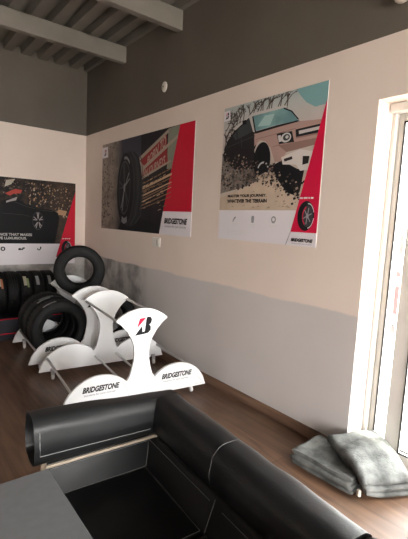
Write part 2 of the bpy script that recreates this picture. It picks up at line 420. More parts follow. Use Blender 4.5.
def poster_offroad():
    W, H = 1.078, 1.142
    t = thing('wall_poster', 'wall poster of a beige off-road car on a dusty slope, beside the door', 'poster', (XW, 2.862, 1.402), -PI / 2, 'advertising wall posters')
    bm = bmesh.new(); box(bm, 0, W, -.004, 0, 0, H, .0008, 1); obj('panel', bm, M['paper'], t)
    P = lambda pts: clampw(pts, W, H)
    Y = -.0046
    sky = photo_mat('offroad_sky', [(0, (.52, .44, .36)), (.45, (.50, .42, .36)), (.75, (.56, .50, .47)), (1, (.42, .47, .46))], 'z', .2, 1.14, 3, .25, (.30, .25, .21))
    mats = [sky, ink('teal_print', (.20, .37, .38)), ink('branch_print', (.085, .062, .052)), ink('car_dark', (.022, .019, .020)), ink('car_window', (.045, .05, .052)),
            ink('car_roof', (.52, .48, .46)), photo_mat('screen_print', [(0, (.13, .25, .26)), (.5, (.25, .42, .42)), (1, (.12, .24, .26))], 'x', .35, .83, 9, .4, (.06, .12, .13)),
            ink('car_beige', (.42, .27, .235)), ink('bumper_print', (.62, .57, .54)), ink('lamp_print', (.56, .55, .54)), M['black_ink'],
            photo_mat('dust_print', [(0, (.52, .41, .31)), (1, (.58, .46, .36))], 'x', 0, 1, 7, .35, (.36, .27, .2)),
            photo_mat('scrub_print', [(0, (.25, .215, .19)), (1, (.12, .10, .09))], 'x', 0, .6, 16, .9, (.03, .026, .024)), ink('car_shade', (.27, .165, .14)), ink('dust_shade', (.36, .275, .205)), ink('screen_light', (.36, .52, .51))]
    bm = bmesh.new()
    flat(bm, [(0, .255), (W, .255), (W, H), (0, H)], Y, 0)
    flat(bm, P([(.80, 1.142), (1.078, 1.142), (1.078, .99), (.98, .985), (.90, 1.03), (.84, 1.09)]), Y - .0003, 1)
    for x, z, a in ((.03, .86, 1.0), (.06, .82, 1.9), (.18, .93, 1.7), (.25, 1.0, 1.5), (.33, 1.03, 1.9), (.40, 1.03, 1.0), (.47, 1.03, 1.6), (.53, 1.03, 1.3), (.65, 1.03, 1.4), (.02, .78, 1.3), (.10, .9, 1.2), (.2, .97, 1.4), (.04, .95, .9), (.14, .93, 1.8), (.44, 1.03, 1.3), (.5, 1.03, 1.0), (.56, 1.03, 1.5), (.62, 1.03, 1.1), (.68, 1.03, .9), (.36, 1.03, 1.2), (.72, 1.02, 1.5), (.3, 1.02, .7)):
        branches(bm, x, z, a, .06, .010, Y - .0006, 2, 3, W, H)
    flat(bm, P([(0, .255), (.885, .268), (.885, .368), (.77, .408), (.64, .533), (.552, .532), (.291, .435), (.013, .369), (0, .37)]), Y - .0006, 11)
    flat(bm, P([(-.005, .755), (.2, .763), (.469, .638), (.602, .568), (.535, .52), (.33, .456), (.033, .408), (0, .40)]), Y - .0008, 12)
    D = {'side': 3, 'sidewin': 4}
    flat(bm, P([(.03, .80), (.059, .859), (.156, .949), (.314, 1.024), (.372, .897), (.452, .865), (.402, .743), (.434, .60), (.188, .60), (.03, .687), (.012, .74)]), Y - .0012, 3)
    flat(bm, P([(.126, .897), (.207, .946), (.322, 1.008), (.363, .898), (.279, .877), (.164, .853)]), Y - .0016, 4)
    flat(bm, P([(.121, .954), (.35, 1.046), (.689, 1.048), (.738, 1.025), (.691, 1.030), (.383, 1.024), (.321, 1.019), (.157, .938)]), Y - .0018, 5)
    flat(bm, P([(.352, 1.022), (.69, 1.028), (.758, .996), (.834, .916), (.634, .912), (.403, .897)]), Y - .0018, 6)
    flat(bm, P([(.548, .60), (.651, .62), (.702, .64), (.862, .565), (.926, .552), (.90, .40), (.876, .364), (.778, .395), (.641, .527)]), Y - .0014, 10)
    flat(bm, P([(.39, .878), (.635, .893), (.855, .906), (1.06, .89), (1.028, .725), (.748, .696), (.695, .632), (.632, .634), (.579, .746), (.516, .805), (.456, .818), (.399, .776)]), Y - .0018, 7)
    flat(bm, P([(.66, .755), (1.02, .77), (1.028, .725), (.748, .696)]), Y - .002, 13)
    flat(bm, P([(.394, .894), (.634, .91), (.834, .916), (.855, .906), (.635, .893), (.405, .876)]), Y - .0021, 10)
    flat(bm, P([(.818, .852), (1.06, .862), (1.045, .804), (.828, .796)]), Y - .0021, 10)
    flat(bm, P([(.849, .838), (1.045, .846), (1.04, .824), (.856, .814)]), Y - .0024, 5)
    flat(bm, P([(.634, .847), (.786, .845), (.814, .763), (.667, .764)]), Y - .0021, 10)
    flat(bm, ell(.732, .805, .05, .036, 24), Y - .0024, 9); flat(bm, ell(.736, .806, .034, .024, 20), Y - .0027, 4); flat(bm, ell(.742, .808, .016, .012, 16), Y - .003, 9)
    flat(bm, [(.648, .83), (.678, .83), (.69, .78), (.664, .78)], Y - .0024, 9)
    flat(bm, P([(.698, .662), (.875, .705), (1.01, .675), (.985, .554), (.889, .549), (.847, .597), (.717, .607)]), Y - .0021, 8)
    flat(bm, P([(.726, .648), (.803, .661), (.81, .639), (.733, .627)]), Y - .0024, 3); flat(bm, P([(.904, .654), (.965, .648), (.958, .598), (.906, .59)]), Y - .0024, 3)
    flat(bm, ell(.492, .655, .095, .145), Y - .0021, 10)
    flat(bm, arcband(.512, .585, .062, .06, .014, .2, 2.9), Y - .0024, 9)
    flat(bm, P([(.235, 1.004), (.284, 1.005), (.293, .969), (.248, .967)]), Y - .002, 10)
    rr = random.Random(11)
    for k in range(380):
        x = rr.uniform(0, .62); zt = .74 - .28 * x; zb = .40 + .28 * x
        z = rr.uniform(zb - .05, zt + .03); q = rr.uniform(.006, .022)
        if math.hypot((x - .512) / .1, (z - .6) / .09) < .75 or z < .425: continue
        flat(bm, P([(x, z), (x + q, z + .3 * q), (x + q * .7, z + q), (x - q * .3, z + q * .7)]), Y - .0026, rr.choice((3, 10, 2, 2, 13, 2, 14)))
    for k in range(130):
        x = rr.uniform(.50, .93); z = rr.gauss(.50 - .33 * (x - .6), .06); q = rr.uniform(.006, .024)
        if z < .28 or (z < .425 and x < .62): continue
        flat(bm, P([(x, z), (x + q, z + .3 * q), (x + q * .7, z + q), (x - q * .3, z + q * .7)]), Y - .0028, rr.choice((3, 10, 10, 2, 14)))
    for k in range(90):
        x = rr.uniform(0, .9); z = rr.uniform(.27, .42); q = rr.uniform(.008, .03)
        flat(bm, P([(x, z), (x + q * 1.5, z + .1 * q), (x + q, z + .5 * q)]), Y - .0009, rr.choice((14, 11, 0)))
    # creases and joints of the bodywork
    stroke(bm, P([(.41, .83), (.62, .845), (.82, .86)]), .005, Y - .0024, 13); stroke(bm, P([(.60, .75), (.68, .76)]), .005, Y - .0024, 13)
    stroke(bm, P([(.83, .79), (1.04, .798)]), .010, Y - .0024, 13); stroke(bm, P([(.36, 1.018), (.405, .88)]), .014, Y - .0024, 10); stroke(bm, P([(.69, 1.026), (.77, .99), (.84, .92)]), .010, Y - .0024, 10)
    stroke(bm, P([(.17, .94), (.19, .86)]), .010, Y - .0024, 3); stroke(bm, P([(.05, .80), (.40, .86)]), .006, Y - .0024, 4); stroke(bm, P([(.22, .955), (.25, .78)]), .005, Y - .0024, 4)
    flat(bm, P([(.42, .93), (.56, .92), (.60, 1.0), (.50, 1.005)]), Y - .0020, 15)
    flat(bm, P([(.46, .53), (.54, .56), (.62, .545), (.70, .47), (.66, .44), (.5, .47)]), Y - .0026, 11)
    flat_obj('photo_print', bm, mats, t)
    bm = bmesh.new(); flat(bm, [(0, 0), (W, 0), (W, .10), (.842, .10), (.888, .262), (0, .255)], Y - .0004)
    flat_obj('footer', bm, M['paper'], t)
    bm = bmesh.new(); flat(bm, P([(1.078, 1.02), (1.078, .102), (.842, .102)]), Y - .0032); flat_obj('red_band', bm, M['bright_red'], t)
    bm = bmesh.new(); stroke(bm, [(.842, .10), (.803, .0)], .006, Y - .0034); flat_obj('footer_edge', bm, M['grey_ink'], t)
    bm = bmesh.new(); picture_tyre(bm, .972, .222, .075, .108, Y - .0036, 0, 1, 2, 3); flat_obj('tyre_picture', bm, PIC(), t)
    lettering('MASTER YOUR JOURNEY,', .108, .360, .465, .030, Y - .004, M['black_ink'], t, .035)
    lettering('WHATEVER THE TERRAIN', .104, .320, .475, .030, Y - .004, M['black_ink'], t, .035)
    lettering('BRIDGESTONE', .852, .030, .200, .026, Y - .004, M['black_ink'], t, .05, .25)
    lettering('Solutions for your journey', .862, .010, .182, .013, Y - .004, M['grey_ink'], t)
    bm = bmesh.new(); tiny_lines(bm, .905, .345, .15, 1, .02, Y - .004, 0, .012); flat_obj('small_print', bm, M['pale_ink'], t)
    bm = bmesh.new()
    stroke(bm, [(.19, .165), (.222, .20)], .013, Y - .001); stroke(bm, [(.20, .19), (.225, .195)], .006, Y - .001); stroke(bm, [(.185, .16), (.2, .16)], .006, Y - .001)
    flat(bm, [(.418, .155), (.446, .155), (.449, .20), (.444, .212), (.42, .212), (.415, .20)], Y - .001)
    flat(bm, arcband(.662, .188, .026, .026, .012, 0, 1.999 * PI, 20), Y - .001); stroke(bm, [(.647, .165), (.677, .165)], .012, Y - .001)
    flat_obj('icons', bm, M['grey_ink'], t)
    bm = bmesh.new()
    for x in (.18, .405, .625): tiny_lines(bm, x, .138, .06, 2, .012, Y - .001)
    tiny_lines(bm, .12, .082, .23, 4, .013, Y - .001); flat_obj('small_print', bm, M['pale_ink'], t)
    bm = bmesh.new(); flat(bm, [(.0, 1.03), (.085, 1.03), (.078, 1.115), (.0, 1.115)], Y - .003); flat_obj('emblem_patch', bm, M['paper'], t)
    emblem(.022, 1.045, .042, .055, Y - .0036, t)
poster_offroad()

def poster_tyre():
    W, H, S = 2.115, 1.13, .105
    t = thing('wall_poster', 'wide dark wall poster of a big upright tyre with a red right side', 'poster', (XW, 5.405, 1.385), -PI / 2, 'advertising wall posters')
    bm = bmesh.new(); box(bm, 0, W, -.004, 0, 0, H, .0008, 1); obj('panel', bm, M['paper'], t)
    P = lambda pts: clampw([(p[0] + S, p[1]) for p in pts], W, H)
    Y = -.0046
    ground = photo_mat('street_print', [(0, (.34, .27, .22)), (.20, (.26, .21, .175)), (.36, (.028, .030, .042)), (.6, (.020, .018, .022)), (1, (.014, .011, .012))], 'x', 0, 1.7, 6, .5, (.03, .025, .024))
    mats = [ground, ink('sign_red', (.26, .028, .028)), ink('girder_print', (.36, .29, .23)), ink('trail_print', (.50, .34, .22)), M['black_ink'], ink('tread_print', (.030, .030, .034)), ink('rim_print', (.055, .057, .062)), ink('spoke_print', (.20, .20, .21)),
            ink('girder_green', (.22, .23, .18)), ink('skyline', (.045, .042, .058)), ink('trail_dim', (.20, .12, .075)), ink('tread_light', (.055, .055, .060)), ink('rim_deep', (.016, .016, .018)), ink('dust_brown', (.13, .10, .085)), ink('dust_tan', (.27, .215, .175))]
    bm = bmesh.new()
    flat(bm, [(0, 0), (1.80, 0), (1.86, H), (0, H)], Y, 0)
    flat(bm, P([(.45, 1.13), (.95, 1.13), (.97, .83), (.6, .80)]), Y - .0003, 9)
    flat(bm, P([(1.534, 1.12), (1.75, 1.13), (1.66, .70), (1.53, .70)]), Y - .0005, 8)
    flat(bm, P([(.934, .825), (1.501, 1.08), (1.546, .752), (.946, .625)]), Y - .0007, 1)
    flat(bm, P([(.93, .876), (1.534, 1.115), (1.544, 1.08), (.933, .833)]), Y - .001, 2); flat(bm, P([(.939, .729), (1.713, 1.036), (1.715, 1.0), (.942, .683)]), Y - .001, 2)
    flat(bm, P([(.942, .63), (1.60, .79), (1.6, .77), (.945, .60)]), Y - .001, 2)
    flat(bm, P([(.93, .80), (.95, .83), (1.08, .74), (1.0, .69), (.95, .66)]), Y - .0009, 2)
    for z0, z1, w, m in ((.52, .645, .04, 3), (.42, .555, .022, 3), (.345, .50, .014, 3), (.47, .60, .02, 10), (.38, .53, .018, 10), (.31, .45, .02, 10), (.27, .40, .012, 10), (.56, .70, .02, 10)):
        flat(bm, P([(.95, z0), (1.63, z1 + .01), (1.63, z1 + .01 - w * .6), (.95, z0 - w)]), Y - .0012, m)
    for k in range(7):
        x = 1.0 + k * .085; flat(bm, P([(x, .59 + k * .021), (x + .015, .594 + k * .021), (x + .015, .51 + k * .02), (x, .51 + k * .02)]), Y - .0013, 4)
    flat(bm, P([(.5, .12), (.95, .16), (1.4, .10), (1.4, 0), (.4, 0)]), Y - .0004, 4)
    # the tyre
    T = lambda pts: P([(.66 + (p[0] - .66) * 1.17 - .02, .515 + (p[1] - .515) * 1.2) for p in pts])
    tr = [(.60, .875), (.70, .895), (.80, .88), (.88, .83), (.945, .72), (.985, .56), (.985, .42), (.95, .27), (.88, .17), (.78, .13), (.6, .145)]
    flat(bm, T(tr), Y - .002, 5)
    for k in range(4):
        o = k * .055
        pts = [(.69 + o, .889 - o * .10), (.79 + o, .80 - o * .05), (.845 + o * .9, .60), (.85 + o * .9, .45), (.80 + o, .25), (.70 + o, .145 + o * .12)]
        stroke(bm, T(pts), .011, Y - .0022, 4 if k % 2 == 0 else 11)
    flat(bm, T(ell(.612, .515, .185, .372)), Y - .0024, 4)
    flat(bm, T(ell(.60, .53, .128, .270)), Y - .0027, 12)
    flat(bm, T(arcband(.60, .53, .132, .278, .009, 0, 1.999 * PI, 40)), Y - .003, 6)
    for k in range(5):
        a = k * 2 * PI / 5 + .5
        for da in (-.14, .14):
            stroke(bm, T([(.60 + .02 * math.cos(a), .53 + .04 * math.sin(a)), (.60 + .118 * math.cos(a + da), .53 + .25 * math.sin(a + da))]), .016, Y - .003, 7 if k in (0, 3) else 6)
    flat(bm, T(ell(.60, .53, .022, .045, 16)), Y - .0033, 7)
    flat(bm, T(arcband(.612, .515, .165, .335, .014, PI * .30, PI * .56, 10)), Y - .003, 7)
    flat(bm, T(arcband(.612, .515, .178, .36, .030, -PI * .62, -PI * .38, 10)), Y - .003, 7)
    rr = random.Random(5)
    for k in range(260):
        x = abs(rr.gauss(0, .26)); z = rr.uniform(.02, H - .03); q = rr.uniform(.008, .03)
        if x < .5: flat(bm, P([(x - S, z), (x - S + q, z + .2 * q), (x - S + q * .7, z + q), (x - S - q * .2, z + q * .8)]), Y - .0006, rr.choice((13, 13, 14, 9)))
    for k in range(70):
        x = rr.uniform(.95, 1.5); z = rr.uniform(.25, .65); q = rr.uniform(.01, .04)
        flat(bm, P([(x, z), (x + q * 2, z + .5 * q), (x + q * 2, z + .75 * q), (x, z + .3 * q)]), Y - .0014, rr.choice((3, 10, 10, 4, 4)))
    flat_obj('photo_print', bm, mats, t)
    bm = bmesh.new(); flat(bm, [(1.857, H), (W, H), (W, .25), (1.59, .25)], Y - .0006); flat_obj('red_band', bm, M['red_ink'], t)
    bm = bmesh.new(); flat(bm, [(1.59, .25), (W, .25), (W, 0), (1.525, 0)], Y - .0006); flat_obj('footer', bm, M['paper'], t)
    lettering('BRIDGESTONE', 1.62, .118, .43, .062, Y - .0012, M['black_ink'], t, .05, .25)
    lettering('Solutions for your journey', 1.635, .072, .40, .032, Y - .0012, M['grey_ink'], t, .02)
    sl = ink('sign_letters', (.42, .30, .25))
    lettering('BORN TO', 1.22, .775, .38, .085, Y - .0016, sl, t, .02, .1, .43, grow=.5)
    lettering('OWN JOURNEYS.', 1.05, .60, .56, .085, Y - .0016, sl, t, .02, .1, .21, grow=.6)
    bm = bmesh.new(); flat(bm, [(0, .95), (.18, .95), (.165, 1.09), (0, 1.09)], Y - .001); flat_obj('emblem_patch', bm, M['paper'], t)
    emblem(.058, .975, .065, .085, Y - .0018, t)
poster_tyre()

def poster_night():
    W, H = 1.945, 1.18
    t = thing('wall_poster', 'wall poster of a dark car by night on the left wall, above the tyre row', 'poster', (.33, YB, .825), 0, 'advertising wall posters')
    bm = bmesh.new(); box(bm, 0, W, -.004, 0, 0, H, .0008, 1); obj('panel', bm, M['paper'], t)
    P = lambda pts: clampw(pts, W, H)
    Y = -.0046
    city = photo_mat('city_print', [(0, (.012, .011, .012)), (.6, (.022, .017, .016)), (.8, (.05, .034, .026)), (1, (.024, .018, .016))], 'x', .9, 1.95, 14, .55, (.10, .062, .04))
    mats = [city, ink('car_night', (.006, .006, .007)), ink('car_edge', (.035, .034, .036)), ink('headlamp', (.33, .30, .29)), ink('tail_red', (.42, .06, .045)), ink('city_warm', (.42, .26, .15)), ink('city_dim', (.18, .13, .11)), ink('city_gold', (.30, .20, .11)), ink('city_pale', (.40, .36, .30))]
    bm = bmesh.new()
    flat(bm, [(0, .292), (W, .292), (W, H), (0, H)], Y, 0)
    rr = random.Random(3)
    for k in range(150):
        x = rr.uniform(1.28, 1.88); z = rr.uniform(.80, 1.12) if x < 1.6 else rr.uniform(.66, 1.1)
        s = rr.uniform(.006, .018); flat(bm, P([(x, z), (x + s, z + .3 * s), (x + s, z + 1.6 * s), (x, z + 1.2 * s)]), Y - .0004, rr.choice((5, 6, 6, 7, 7, 8)))
    for k in range(40):
        x = rr.uniform(.95, 1.3); z = rr.uniform(.95, 1.16); s = rr.uniform(.006, .016)
        flat(bm, P([(x, z), (x + s, z), (x + s, z + s), (x, z + s)]), Y - .0004, 6)
    flat(bm, [(1.65, .72), (1.80, .70), (1.82, .77), (1.70, .79)], Y - .0005, 5)
    flat(bm, [(1.0, 1.14), (1.115, 1.165), (1.063, 1.09), (.98, 1.05)], Y - .0006, 8)
    car = [(0, .79), (.5, .83), (.924, .84), (1.02, .90), (1.13, .90), (1.265, .83), (1.396, .79), (1.599, .775), (1.69, .74), (1.71, .66), (1.688, .511), (1.654, .332), (1.65, .293), (0, .293)]
    flat(bm, car, Y - .001, 1)
    stroke(bm, [(1.10, .86), (1.28, .80), (1.45, .765), (1.62, .755)], .008, Y - .0014, 2); stroke(bm, [(.95, .70), (1.2, .69), (1.36, .66)], .006, Y - .0014, 2)
    flat(bm, [(.986, .965), (1.108, 1.03), (1.202, 1.025), (1.186, .981), (1.09, .965), (1.046, .937)], Y - .0014, 4)
    flat(bm, [(1.0, .865), (1.139, .928), (1.124, .88), (1.05, .86), (1.0, .84)], Y - .0014, 3)
    flat(bm, ell(1.40, .60, .115, .19), Y - .0014, 1); flat(bm, arcband(1.41, .615, .075, .13, .008, 0, 1.999 * PI, 30), Y - .0016, 2)
    for k in range(5):
        a = k * 2 * PI / 5 + .35
        for da in (-.18, .18):
            stroke(bm, [(1.413 + .014 * math.cos(a), .617 + .025 * math.sin(a)), (1.413 + .066 * math.cos(a + da), .617 + .115 * math.sin(a + da))], .011, Y - .0018, 3)
    flat_obj('photo_print', bm, mats, t)
    bm = bmesh.new(); flat(bm, [(0, 0), (W, 0), (W, .292), (0, .292)], Y - .0006); flat_obj('footer', bm, M['paper'], t)
    bm = bmesh.new(); flat(bm, [(W, 1.07), (W, .10), (1.665, .10)], Y - .0022); flat_obj('red_band', bm, M['red_ink'], t)
    bm = bmesh.new(); picture_tyre(bm, 1.82, .225, .075, .115, Y - .0026, 0, 1, 2, 3); flat_obj('tyre_picture', bm, PIC(), t)
    wh = ink('white_letters', (.50, .48, .47))
    lettering('PERFORMANCE THAT MAKES', .66, .398, .67, .036, Y - .0022, wh, t, .03)
    lettering('YOUR DRIVE LUXURIOUS.', .66, .348, .60, .036, Y - .0022, wh, t, .03)
    lettering('BRIDGESTONE', 1.72, .055, .19, .024, Y - .0022, M['black_ink'], t, .03, .25)
    bm = bmesh.new(); tiny_lines(bm, 1.755, .362, .15, 1, .02, Y - .003, 0, .012); flat_obj('small_print', bm, M['pale_ink'], t)
    bm = bmesh.new()
    flat(bm, arcband(.955, .220, .030, .030, .015, 0, 1.999 * PI, 20), Y - .001)
    flat(bm, [(1.15, .20), (1.15, .225), (1.175, .232), (1.185, .222), (1.20, .222), (1.205, .24), (1.235, .238), (1.235, .22), (1.215, .218), (1.215, .20), (1.195, .205), (1.175, .20)], Y - .001)
    stroke(bm, [(1.45, .25), (1.445, .215)], .018, Y - .001); stroke(bm, [(1.405, .225), (1.41, .205), (1.445, .205)], .014, Y - .001)
    flat_obj('icons', bm, M['black_ink'], t)
    bm = bmesh.new()
    for x in (.92, 1.17, 1.39): tiny_lines(bm, x, .170, .085, 2, .016, Y - .001)
    for x in (1.08, 1.315): flat(bm, [(x, .15), (x + .002, .15), (x + .002, .25), (x, .25)], Y - .001)
    tiny_lines(bm, .66, .075, .42, 3, .018, Y - .001); flat_obj('small_print', bm, M['pale_ink'], t)
poster_night()

# ------------------------------------------------------------------ wall fittings
def fittings():
    t = thing('light_switch', 'small cream wall switch below the wide tyre poster', 'switch', (XW, 3.925, 1.29), -PI / 2)
    bm = bmesh.new(); box(bm, -.085, .075, -.010, 0, -.052, .052, .004, 2); obj('plate', bm, M['plate'], t)
    bm = bmesh.new(); box(bm, -.055, -.008, -.015, -.009, -.032, .032, .003, 1); obj('rocker', bm, M['plate'], t)
    bm = bmesh.new(); box(bm, .004, .050, -.016, -.009, -.032, .032, .003, 1); obj('rocker', bm, M['sensor'], t)
    t = thing('wall_sensor', 'small round white sensor high on the dark painted wall', 'sensor', (XW, 3.875, 2.95), -PI / 2)
    bm = bmesh.new(); lathe(bm, [(0, .001), (0, .046), (-.010, .046), (-.018, .038), (-.022, .022), (-.022, .001)], 28, 'y')
    bmesh.ops.scale(bm, vec=(1, 1, 1.15), verts=bm.verts[:])
    obj('housing', bm, M['sensor'], t, True)
    bm = bmesh.new(); lathe(bm, [(-.021, .001), (-.021, .011), (-.025, .008), (-.026, .001)], 16, 'y'); obj('lens', bm, M['plate_dark'], t, True)
    t = thing('wall_lamp', 'rounded white wall fitting at the top right edge of the photo', 'lamp', (XW, 1.30, 2.93), -PI / 2)
    bm = bmesh.new(); lathe(bm, [(0, .001), (0, .05), (-.012, .05), (-.016, .042), (-.016, .001)], 24, 'y'); obj('mount', bm, M['sensor'], t, True)
    bm = bmesh.new()
    lathe(bm, [(-.085, .001), (-.083, .02), (-.073, .034), (-.055, .042), (.12, .042), (.128, .036), (.13, .001)], 28, 'z')
    for v in bm.verts: v.co.y -= .052
    obj('shade', bm, M['sensor'], t, True)
fittings()

# ------------------------------------------------------------------ tyres
R_T = .295
def tyre_bm(w=.19, R=R_T, rin=.178):
    h = w / 2
    out = [(-h * .80, rin + .006), (-h * .92, rin + .014), (-h * .98, rin + .030), (-h * .955, rin + .034), (-h * 1.0, rin + .055), (-h, R - .060), (-h * .985, R - .054), (-h * .97, R - .040), (-h * .90, R - .016), (-h * .84, R - .006)]
    g = [-.56, -.19, .19, .56]
    tr = []
    tr.append((-h * .78, R - .002))
    for q in g:
        tr += [(h * (q - .055), R), (h * (q - .035), R - .008), (h * (q + .035), R - .008), (h * (q + .055), R)]
    tr.append((h * .78, R - .002))
    right = [(-a, r) for a, r in out[::-1]]
    inner = [(h * .70, rin), (h * .62, rin + .012), (h * .80, rin + .045), (h * .82, R - .055), (h * .62, R - .022), (-h * .62, R - .022), (-h * .82, R - .055), (-h * .80, rin + .045), (-h * .62, rin + .012), (-h * .70, rin)]
    prof = out + tr + right + inner
    n0 = len(out)
    sh = {n0 - 1, n0 - 2, n0, n0 + len(tr) - 1, n0 + len(tr), n0 + len(tr) + 1}
    bm = bmesh.new()
    lathe(bm, prof, 120, 'y', lambda i, k: -.007 if (i in sh and k % 3 == 0) else 0, closed=True)
    return bm

def patch_bm(w, R, a0, a1, arc0, arc1):
    """curved sticker on the tread; the axis is y, arc angles from +x towards +z"""
    bm = bmesh.new(); n = 8; g = []
    for k in range(n + 1):
        t = arc0 + (arc1 - arc0) * k / n
        g.append([bm.verts.new((rr * math.cos(t), a, rr * math.sin(t))) for a, rr in ((a0, R + .0012), (a1, R + .0012), (a1, R + .0030), (a0, R + .0030))])
    for A, B in zip(g, g[1:]):
        for i in range(4): bm.faces.new((A[i], A[(i + 1) % 4], B[(i + 1) % 4], B[i]))
    bm.faces.new(g[0]); bm.faces.new(g[-1][::-1])
    return bm

base_tyre = obj('tyre', tyre_bm(), M['rubber'], None, True, math.radians(30))
base_top = obj('tyre', tyre_bm(.150, .280, .155), M['rubber'], None, True, math.radians(30))
base_row = obj('tyre', tyre_bm(.148, .262, .158), M['rubber'], None, True, math.radians(30))
used = set()
def tyre(src, loc, rot, label, group):
    if src.name in used:
        o = src.copy(); link(o)
    else: o = src; used.add(src.name)
    o.location = loc; o.rotation_euler = rot
    tag(o, label, 'tyre', group); return o

# racks ------------------------------------------------------------
def arc(cx, cz, r, a0, a1, n):
    return [(cx + r * math.cos(a0 + (a1 - a0) * k / n), cz + r * math.sin(a0 + (a1 - a0) * k / n)) for k in range(n + 1)]

def board_outline():
    """half outline to the right of the middle (x = 0), from the foot up to the cap; z from the floor"""
    z0 = .072; tip = .64
    # right wing: arc from tip to the column
    R = .3075; cx = .34; cz = z0 + .24 - R
    wing = []
    for k in range(19):
        x = tip - (tip - .125) * k / 18
        d = min(abs(x - cx), R - .0001); wing.append((x, max(z0, cz + math.sqrt(R * R - d * d)) if k else z0))
    side = [(.100, .262), (.082, .32), (.068, .39), (.064, .45), (.070, .51), (.092, .575), (.128, .635), (.172, .685), (.226, .732)]
    Rc = .326; cc = .822 - Rc
    cap = [(.226 * (1 - k / 10), cc + math.sqrt(Rc * Rc - (.226 * (1 - k / 10)) ** 2)) for k in range(1, 11)]
    return [(tip, z0)] + wing[1:] + side + cap

def end_board(parent, y, face, text):
    """board 24 mm thick at local y; face = -1: lettered side towards -y, +1: lettered side towards +y"""
    half = board_outline(); pts = half + [(-x, z) for x, z in half[::-1] if x > 1e-6]
    bm = bmesh.new(); prism(bm, pts, 'y', y - .012, y + .012, 0)
    b = obj('end_board', bm, M['white_board'], parent)
    yy = y + face * .0126
    bm = bmesh.new()
    # printed outlines: right-hand column edge and the two wing joints
    off = [(x - .022, z - .004) for x, z in half if .23 < z < .735 and x < .23]
    stroke(bm, [(.075, .080)] + [(.095, .14), (.115, .20)] + off[1:], .0035, yy)
    for s in (-1, 1):
        stroke(bm, [(s * (.34 + .236 * math.cos(a)), .075 + .236 * math.sin(a) * .98) for a in [PI * (.62 + .38 * k / 8) for k in range(9)]], .0035, yy)
    stroke(bm, [(.22, .09), (.62, .09), (.56, .15)], .003, yy)
    ln = flat_obj('printed_line', bm, M['board_line'], b)
    if text:
        es = []
        for x in (-.485, .190):
            es.append(lettering('BRIDGESTONE', x, .186, .30, .048, yy - .0003, M['black_ink'], b, .045, .3))
            es.append(lettering('Solutions for your journey', x + .012, .155, .255, .019, yy - .0003, M['grey_ink'], b, .015))
        es.append(emblem(-.068, .600, .150, .150, yy - .0003, b))
        if face > 0:
            for e in es + [ln]:
                for v in e.data.vertices: v.co.x = -v.co.x; v.co.y = yy + .0003
                e.data.flip_normals()
    return b

RODS = [(-.565, .198), (-.105, .165), (.105, .165), (.565, .198), (-.205, .722), (.205, .722)]
def rack(loc, rz, L, label, group):
    t = thing('tyre_display_stand', label, 'display stand', loc, rz, group)
    end_board(t, .012, -1, True); end_board(t, L - .012, 1, True)
    for x, z in RODS:
        bm = bmesh.new(); tube(bm, [(x, .020, z), (x, L - .020, z)], .0102, 12)
        rod = obj('rod', bm, M['rod'], t, True)
        bm = bmesh.new(); tube(bm, [(x, L - .19, z), (x, L - .022, z)], .0125, 12); obj('sleeve', bm, M['rod'], rod, True)
    for x in (-.52, .52):
        for y in (.05, L - .05):
            bm = bmesh.new(); lathe(bm, [(-.011, .001), (-.011, .021), (-.008, .026), (.008, .026), (.011, .021), (.011, .001)], 20, 'x')
            for v in bm.verts: v.co += Vector((x, y, .026))
            c = obj('caster', bm, M['white_board'], t, True)
            bm = bmesh.new(); box(bm, x - .016, x + .016, y - .016, y + .016, .053, .076, .003, 1); box(bm, x - .016, x - .012, y - .008, y + .008, .020, .056); box(bm, x + .012, x + .016, y - .008, y + .008, .020, .056)
            tube(bm, [(x - .018, y, .026), (x + .018, y, .026)], .004, 8)
            obj('fork', bm, M['rod'], c)
            bm = bmesh.new(); yb = .024 if y < .3 else L - .024; box(bm, x - .02, x + .02, min(yb, y) , max(yb, y) + .001, .074, .10, .002, 1); obj('bracket', bm, M['rod'], t)
    return t
def local(loc, rz, p):
    c, s = math.cos(rz), math.sin(rz)
    return (loc[0] + c * p[0] - s * p[1], loc[1] + s * p[0] + c * p[1], loc[2] + p[2])
RA = math.radians(-6); PA = (2.288 - .64 * math.cos(RA), 2.772 - .64 * math.sin(RA), 0); LA = .90
RB = math.radians(-3.4); PB = (1.080 + .64 * math.cos(RB), 4.02 + .64 * math.sin(RB), 0); LB = .84
rack(PA, RA, LA, 'empty white tyre display stand in front, behind the black sofa', 'white tyre display stands')
rack(PB, RB, LB, 'white tyre display stand farther back, holding black tyres', 'white tyre display stands')

def bay(xc, spacing, zr, R=R_T): return zr + math.sqrt((R + .0095) ** 2 - (spacing / 2) ** 2)
zl = .376
G1 = 'tyres on the far display stand'
for k, (yy, yaw, lab) in enumerate(((.155, 3, 'front tyre low on the left of the far stand, facing the camera'),
                                    (.375, 1, 'second tyre low on the left of the far stand, behind the front tyre'),
                                    (.600, -1, 'third tyre low on the left of the far stand, nearest its rear board'))):
    o = tyre(base_tyre, local(PB, RB, (-.315, yy, zl)), (0, .4 * k, RB + math.radians(yaw)), lab, G1)
    if k < 2:
        s = obj('sticker', patch_bm(.2, R_T, -.075, -.045, PI * .55 + .4 * k, PI * .70 + .4 * k), M['label_grey'], o)
        if k == 1: obj('sticker', patch_bm(.2, R_T, -.02, .005, PI * .50 + .4, PI * .66 + .4), M['label_grey'], o)
tyre(base_tyre, local(PB, RB, (.315, .30, zl)), (0, .7, RB), 'tyre low on the right of the far stand, half hidden behind white boards', G1)
zu = bay(0, .41, .722, .280)
tyre(base_top, local(PB, RB, (.01, .50, zu)), (0, .2, RB + math.radians(-16)), 'single tyre standing up on the top rods of the far stand', G1)

